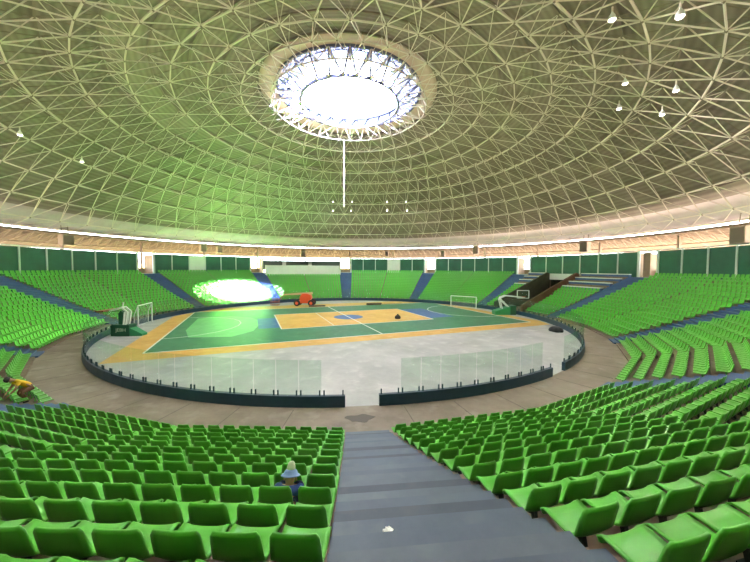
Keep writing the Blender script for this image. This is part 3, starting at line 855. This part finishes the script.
for z in (0.12, 0.6, 1.1):
    for a, b in (((-5.4, -0.4), (-4.2, -0.4)), ((-4.2, -0.4), (-4.2, 0.4)), ((-4.2, 0.4), (-5.4, 0.4)), ((-5.4, 0.4), (-5.4, -0.4))): m.bar((*a, z), (*b, z), 0.06)
for x in (-5.4, -4.8, -4.2):
    for y in (-0.4, 0.4): m.bar((x, y, 0.1), (x, y, 1.1), 0.05)
m.box(Vector((-4.8, 0, 0.1)), (1.25, 0.85, 0.06)); m.build('basket', M['basket'], l)

# timber lying about
def planks(x0, y0, x1, y1, n, w, mat, label, name):
    c = Vector(((x0 + x1) / 2, (y0 + y1) / 2)); d = Vector((x1 - x0, y1 - y0)); ln = d.length; an = math.atan2(d.y, d.x)
    e = place(c.x, c.y, name, label, 'timber', rz=an, z=0.02)
    for k in range(n):
        m = MB(); m.box(Vector((0.05 * ((k * 7) % 3 - 1), (k % 2 - 0.5) * w * 1.02 if n > 1 else 0, 0.05 + 0.10 * (k // 2))), (ln, w, 0.098)); m.build('plank', M[mat], e)
planks(-6.3, 13.0, -3.9, 13.45, 4, 0.3, 'wood', 'dark timber stack lying beside the orange boom lift', 'timber_stack')
planks(2.8, 15.0, 5.2, 15.5, 6, 0.3, 'wood', 'dark timber stack alone beyond the far court line, facing the centre circle', 'timber_stack')
planks(5.4, 15.6, 9.0, 17.3, 1, 0.22, 'palewood', 'long thin pale board lying end to end with a dark timber stack', 'timber_board')

# bag, covered bundle, paper
m = MB(); m.lathe([(0.20, 0.0), (0.27, 0.06), (0.28, 0.22), (0.22, 0.38), (0.10, 0.46), (0.06, 0.54), (0.08, 0.58)], 14)
o = m.build('work_bag', M['black'], smooth=True); o.location = (5.7, 0.7, 0.022); o.scale = (1.3, 0.9, 1.0)
tag(o, 'small black tied bag lying on the ochre middle of the court', 'bag')
m = MB(); m.lathe([(0.80, 0.0), (0.86, 0.08), (0.80, 0.26), (0.60, 0.40), (0.30, 0.46), (0.02, 0.47)], 22)
for k, v in enumerate(m.v): f = 1 + 0.10 * sin(5 * math.atan2(v[1], v[0])); m.v[k] = (v[0] * f, v[1] * f, v[2])
o = m.build('covered_bundle', M['black'], smooth=True); o.location = (19.95, -7.35, 0.002); o.scale = (0.9, 0.7, 1.0); o.rotation_euler = (0, 0, R(70))
tag(o, 'black covered bundle on the floor inside the right end of the glass barrier', 'bundle')
import bmesh
bm = bmesh.new(); bmesh.ops.create_icosphere(bm, subdivisions=3, radius=0.05)
for v in bm.verts: v.co *= 0.8 + 0.45 * random.random(); v.co.z *= 0.6
me = bpy.data.meshes.new('crumpled_paper'); bm.to_mesh(me); bm.free(); me.materials.append(M['paper'])
o = link('crumpled_paper', me); PAPER = Vector((0.40, -32.6)); o['label'] = 'crumpled white paper lying on the grey aisle steps'; o['category'] = 'paper'
rp = PAPER.length
for i in range(N_ROWS):
    if edge(i) - ROW / 2 <= rp < edge(i): o.location = (PAPER.x, PAPER.y, tread(i) - RISE / 2 + 0.05)
    elif edge(i) <= rp < edge(i) + ROW / 2: o.location = (PAPER.x, PAPER.y, tread(i) + 0.05)

# ---- hanging things
m = MB(); m.tube([(-0.83, 8.45, 24.0), (-0.83, 8.45, 20.0), (-0.83, 8.45, 15.0)], 0.14, n=8); m.bar((-0.83, 8.45, 15.0), (-0.83, 8.45, 14.6), 0.26, n=8)
tag(m.build('hanging_cable', M['cable']), 'pale thick cable hanging straight down from the skylight ring', 'cable')
def on_truss(x, y, drop):
    d = (cam.matrix_world.to_3x3() @ Vector(((x - 375) / 310, (281 - y) / 310, -1))).normalized(); o = CAM - Vector((0, 0, ZC)); rad = RS - 1.55 - drop
    b = o.dot(d); return CAM + d * (-b + math.sqrt(b * b - o.dot(o) + rad * rad))
LAMPS = [(612, 20, 'upper left of the pairs over the right stand'), (680, 17, 'upper right of the pairs over the right stand'), (625, 84, 'left of the middle pair over the right stand'),
         (676, 91, 'right of the middle pair over the right stand'), (619, 109, 'left of the lowest pair over the right stand'), (662, 115, 'right of the lowest pair over the right stand'),
         (20, 135, 'alone high over the left stand'), (82, 162, 'second lamp over the left stand, lower and further'),
         (333, 202, 'first of the upper far row'), (352, 202, 'second of the upper far row'), (387, 202, 'third of the upper far row'), (406, 202, 'fourth of the upper far row'),
         (333, 211, 'first of the lower far row'), (351, 211, 'second of the lower far row'), (387, 211, 'third of the lower far row'), (407, 211, 'fourth of the lower far row')]
LAMP_W = 150.0
EXTRA_LAMPS = []  # unseen lamps added above the near stand to brighten its seats
for az, nm in ((172, 'over the near right stand'), (185, 'over the grey aisle'), (200, 'over the near left stand'), (215, 'left of the near stand')):
    for r, w in ((24.2, 'inner'), (26.7, 'outer')): EXTRA_LAMPS.append((P(r, az, dome_z(r, RS - 2.1)), w + ' of the pair ' + nm))
for p, lab in [(on_truss(x, y, 0.55), lab) for x, y, lab in LAMPS] + EXTRA_LAMPS:
    e = empty('floodlight', p); tag(e, 'round lit floodlight under the roof truss, ' + lab, 'floodlight', 'floodlights under the dome')
    m = MB(); m.lathe([(0.17, 0.0), (0.17, 0.06), (0.13, 0.2), (0.06, 0.32), (0.03, 0.40)], 16); m.build('housing', M['whitesteel'], e, smooth=True)
    m = MB(); m.lathe([(0.02, -0.07), (0.10, -0.05), (0.155, 0.0), (0.155, 0.02)], 16); m.build('lens', M['lamp'], e, smooth=True)
    m = MB(); m.bar((0, 0, 0.38), (0, 0, 0.62), 0.06); m.build('hanger', M['strut'], e)
    ld = bpy.data.lights.new('floodlight_bulb', 'AREA'); ld.shape = 'DISK'; ld.size = 0.3; ld.energy = LAMP_W; ld.color = (1.0, 0.96, 0.88)
    lo = bpy.data.objects.new('floodlight_bulb', ld); sc.collection.objects.link(lo); lo.parent = e; lo.location = (0, 0, -0.08)
for x, y, w, hh, lab in [(303, 253, 0.95, 1.7, 'narrow dark loudspeaker over the press box'), (66, 240, 1.3, 1.3, 'square brown loudspeaker over the left stand boards'),
                     (203, 248, 1.0, 1.5, 'brown loudspeaker over the white board on the left'), (219, 250, 0.8, 1.2, 'smaller brown loudspeaker just right of the one over the white board'),
                     (387, 254, 0.7, 1.1, 'dark loudspeaker over the white board right of centre'), (443, 254, 0.8, 1.4, 'brown loudspeaker right of the bright doorway'),
                     (476, 250, 1.0, 1.7, 'brown loudspeaker between bright doorway and tunnel'), (585, 247, 1.2, 1.6, 'brown loudspeaker over the boards above the tunnel'),
                     (742, 235, 1.5, 1.6, 'big brown loudspeaker over the rightmost boards')]:
    d = (cam.matrix_world.to_3x3() @ Vector(((x - 375) / 310, (281 - y) / 310, -1))); a_, b_, c_ = d.x ** 2 + d.y ** 2, CAM.x * d.x + CAM.y * d.y, CAM.x ** 2 + CAM.y ** 2 - 38.0 ** 2
    p = CAM + d * ((-b_ + math.sqrt(b_ * b_ - a_ * c_)) / a_); az = math.degrees(math.atan2(p.x, p.y))
    e = empty('loudspeaker', p, -R(az)); tag(e, lab, 'loudspeaker', 'loudspeakers hung under the eaves')
    m = MB(); m.box(Vector((0, 0, 0)), (w, 0.8, hh)); m.build('cabinet', M['speaker'], e)
    m = MB(); m.box(Vector((0, -0.41, 0)), (w * 0.86, 0.03, hh * 0.86)); m.build('grille', M['grille'], e)
    m = MB(); zt = dome_z(38.2) - p.z - 0.1
    for s in (-1, 1): m.bar((s * w * 0.3, 0.1, hh / 2), (s * w * 0.3, 0.2, max(zt, hh / 2 + .1)), 0.06)
    m.build('hanger', M['strut_dark'], e)

# ---- people
def skinned(name, pts, edges, mat, parent, root=0, sub=2):
    me = bpy.data.meshes.new(name); me.from_pydata([p[:3] for p in pts], edges, []); me.materials.append(mat)
    o = link(name, me, parent)
    md = o.modifiers.new('skin', 'SKIN'); md.use_smooth_shade = True
    for k, v in enumerate(me.skin_vertices[0].data):
        r = pts[k][3]; v.radius = (r, r) if not isinstance(r, tuple) else r; v.use_root = (k == root)
    if sub: s = o.modifiers.new('sub', 'SUBSURF'); s.levels = sub; s.render_levels = sub
    return o
def ball(name, c, sx, sy, sz, mat, parent, rx=0.0):
    bm = bmesh.new(); bmesh.ops.create_uvsphere(bm, u_segments=20, v_segments=14, radius=1)
    mt = Matrix.Translation(c) @ Matrix.Rotation(rx, 4, 'X') @ Matrix.Diagonal((sx, sy, sz, 1))
    bmesh.ops.transform(bm, matrix=mt, verts=bm.verts)
    for f in bm.faces: f.smooth = True
    me = bpy.data.meshes.new(name); bm.to_mesh(me); bm.free(); me.materials.append(mat); return link(name, me, parent)
def hand(pts, edges, wrist, w, side, d, n):
    """Palm, four unequal fingers and a thumb from wrist index; d points along the fingers, n out of the palm."""
    d, n = Vector(d).normalized(), Vector(n).normalized(); s = d.cross(n) * side; w = Vector(w)
    pc = w + d * 0.06; pts.append((*pc, (0.040, 0.020))); c = len(pts) - 1; edges.append((wrist, c))
    for off, ln in ((-0.030, 0.065), (-0.010, 0.078), (0.010, 0.074), (0.028, 0.056)):
        k = w + d * 0.095 + s * off; pts.append((*k, 0.0105)); edges.append((c, len(pts) - 1))
        for f, (bend, rad) in ((0.55, (0.012, 0.0095)), (1.0, (0.036, 0.008))):
            q = k + d * ln * f + n * bend; pts.append((*q, rad)); edges.append((len(pts) - 2, len(pts) - 1))
    t0 = w + d * 0.035 - s * 0.045; pts.append((*t0, 0.012)); edges.append((c, len(pts) - 1))
    t1 = t0 + d * 0.045 - s * 0.012 + n * 0.015; pts.append((*t1, 0.0095)); edges.append((len(pts) - 2, len(pts) - 1))
def person(loc, rz, J, label, shirt, legs, cap, sleeve):
    """J: joint positions for a figure facing local +y."""
    e = empty('person', loc, rz); tag(e, label, 'person')
    V = Vector
    pts, edges = [], []
    def add(p, r, to=None):
        pts.append((*p, r)); 
        if to is not None: edges.append((to, len(pts) - 1))
        return len(pts) - 1
    hip = add(J['hip'], (0.14, 0.11)); belly = add(V(J['hip']).lerp(V(J['chest']), 0.5), (0.13, 0.105), hip); chest = add(J['chest'], (0.155, 0.11), belly)
    neck = add(J['neck'], 0.055, chest); jaw = add(V(J['neck']).lerp(V(J['head']), 0.5), 0.066, neck); head = add(J['head'], (0.078, 0.095), jaw)
    crown = add(V(J['head']) + (V(J['head']) - V(J['neck'])).normalized() * 0.085, 0.06, head)
    for s in (-1, 1):
        f = lambda k: V((J[k][0] * s, J[k][1], J[k][2]))
        a = add(f('hipj'), 0.095, hip); a = add(f('thigh'), 0.085, a); a = add(f('knee'), 0.058, a); a = add(f('knee').lerp(f('ankle'), 0.4), 0.056, a); a = add(f('ankle'), 0.038, a); add(f('toe'), (0.045, 0.03), a)
        b = add(f('shoulder'), 0.062, chest); b = add(f('elbow'), 0.043, b); b = add(f('elbow').lerp(f('wrist'), 0.4), 0.042, b); b = add(f('wrist'), 0.028, b)
        hand(pts, edges, b, f('wrist'), s, f('wrist') - f('elbow'), (0, -1, 0.2))
    body = skinned('body', pts, edges, M['skin'], e)
    # face on the body mesh's head: eyes, nose, mouth, ears
    hd = V(J['head']); up = (hd - V(J['neck'])).normalized(); fw = V(J['look']).normalized(); rt = fw.cross(up).normalized(); fw = up.cross(rt).normalized()
    m = MB()
    m.bar(hd + fw * 0.085 + up * 0.012, hd + fw * 0.112 - up * 0.025, 0.022, n=6)
    for s in (-1, 1): m.bar(hd + rt * s * 0.08 + up * 0.02, hd + rt * s * 0.092 - up * 0.03, 0.03, 0.012, n=6)
    m.build('nose_and_ears', M['skin'], e)
    m = MB()
    for s in (-1, 1): m.bar(hd + fw * 0.088 + rt * s * 0.034 + up * 0.012, hd + fw * 0.094 + rt * s * 0.034 + up * 0.012, 0.018, n=8)
    m.build('eyes', M['black'], e)
    m = MB(); m.bar(hd + fw * 0.082 - up * 0.055 - rt * 0.022, hd + fw * 0.082 - up * 0.055 + rt * 0.022, 0.012, n=6); m.build('mouth', M['basket'], e)
    # shirt and trousers as slightly larger surfaces
    pts, edges = [], []
    hip = add(J['hip'], (0.162, 0.13)); belly = add(V(J['hip']).lerp(V(J['chest']), 0.5), (0.155, 0.13), hip); chest = add(J['chest'], (0.18, 0.135), belly); add(V(J['chest']).lerp(V(J['neck']), 0.9), 0.08, chest)
    for s in (-1, 1):
        f = lambda k: V((J[k][0] * s, J[k][1], J[k][2]))
        b = add(f('shoulder'), 0.085, chest); b = add(f('shoulder').lerp(f('elbow'), 0.55), 0.068, b)
        if sleeve: b = add(f('elbow'), 0.06, b); add(f('elbow').lerp(f('wrist'), 0.85), 0.046, b)
    skinned('shirt', pts, edges, M[shirt], e)
    pts, edges = [], []
    hip = add(J['hip'], (0.158, 0.125)); add(V(J['hip']).lerp(V(J['chest']), 0.3), (0.15, 0.12), hip)
    for s in (-1, 1):
        f = lambda k: V((J[k][0] * s, J[k][1], J[k][2]))
        a = add(f('hipj'), 0.115, hip); a = add(f('thigh'), 0.105, a); a = add(f('knee'), 0.078, a); a = add(f('ankle') + (f('knee') - f('ankle')) * 0.1, 0.06, a)
    skinned('trousers', pts, edges, M[legs], e)
    for s in (-1, 1):
        f = lambda k: V((J[k][0] * s, J[k][1], J[k][2]))
        skinned('shoe', [(*(f('ankle') - V((0, 0.03, 0.02))), 0.05), (*f('toe'), (0.055, 0.04))], [(0, 1)], M['black'], e, sub=1)
    mt = Matrix.Translation(hd) @ Matrix((( *rt, 0), (*fw, 0), (*up, 0), (0, 0, 0, 1))).transposed()
    if cap == 'hat':
        m = MB(); m.lathe([(0.09, 0.035), (0.10, 0.042), (0.12, 0.032), (0.133, 0.028), (0.136, 0.036), (0.12, 0.046), (0.10, 0.065), (0.092, 0.085), (0.072, 0.108), (0.05, 0.116)], 28, mt, cap=False); br = m.build('hat_brim', M['hatblue'], e, smooth=True)
        m = MB(); m.lathe([(0.062, 0.108), (0.058, 0.15), (0.046, 0.19), (0.028, 0.212), (0.004, 0.218)], 24, mt); m.build('hat_crown', M['hatwhite'], br, smooth=True)
    else:
        m = MB(); m.lathe([(0.105, 0.0), (0.112, 0.04), (0.10, 0.085), (0.065, 0.125), (0.004, 0.14)], 20, mt); m.build('hair', M['hair'], e, smooth=True)
    return e
BEND = dict(hip=(0, -0.16, 0.62), chest=(0, 0.16, 0.90), neck=(0, 0.33, 1.03), head=(0, 0.47, 1.09), look=(0, 0.8, -0.6),
            hipj=(0.10, -0.14, 0.58), thigh=(0.12, 0.04, 0.53), knee=(0.13, 0.20, 0.47), ankle=(0.12, -0.02, 0.085), toe=(0.12, 0.15, 0.045),
            shoulder=(0.17, 0.23, 0.95), elbow=(0.22, 0.36, 0.69), wrist=(0.16, 0.52, 0.50))
pz = P(25.64, -148.3); iz = max(i for i in range(N_ROWS) if edge(i) < 25.64 * cos(R(-148.3 - facet(-148.3))))
person((pz.x, pz.y, tread(iz) + 0.022), R(150), BEND, 'person in yellow shirt and brown trousers bending over green seats by the left aisle', 'yellowshirt', 'trousers', None, False)
SIT = dict(hip=(0, -0.04, 0.135), chest=(0, 0.08, 0.25), neck=(0, 0.12, 0.30), head=(0, 0.155, 0.385), look=(0, 0.95, -0.25),
           hipj=(0.09, -0.02, 0.125), thigh=(0.11, 0.10, 0.21), knee=(0.12, 0.21, 0.29), ankle=(0.10, 0.18, 0.075), toe=(0.10, 0.27, 0.045),
           shoulder=(0.155, 0.09, 0.27), elbow=(0.20, 0.13, 0.14), wrist=(0.13, 0.20, 0.12))
best = min((s for s in detailed if s[4] != 148.5), key=lambda s: abs(cam_xy(s[7] + Vector((0, 0, 0.60)))[1] - 287) + 3 * abs(cam_xy(s[7] + Vector((0, 0, 0.60)))[2] - 474))
for e in [o for o in sc.objects if o.name.startswith('stadium_seat') and o.type == 'EMPTY' and (o.location - best[7]).length < 1e-3]:
    for ch in list(e.children):
        if ch.name.startswith('seat'): bpy.data.objects.remove(ch)
        elif ch.name.startswith('bracket'):
            m = MB(); m.bar((0, -0.235, 0.33), (0, -0.27, 0.0), 0.05); ch.data = m.build('bracket', M['bracket'], e).data
            bpy.data.objects.remove([o for o in e.children if o.name.startswith('bracket') and o is not ch][0])
    e['label'] = 'green seat back right behind the person in the blue brimmed hat'
fwd = Matrix.Rotation(best[8], 3, 'Z')
person(best[7] + fwd @ Vector((0.06, 0.055, 0)), best[8], SIT, 'person in blue with a blue, white-topped brimmed hat crouching among green seats', 'blueshirt', 'jeans', 'hat', True)
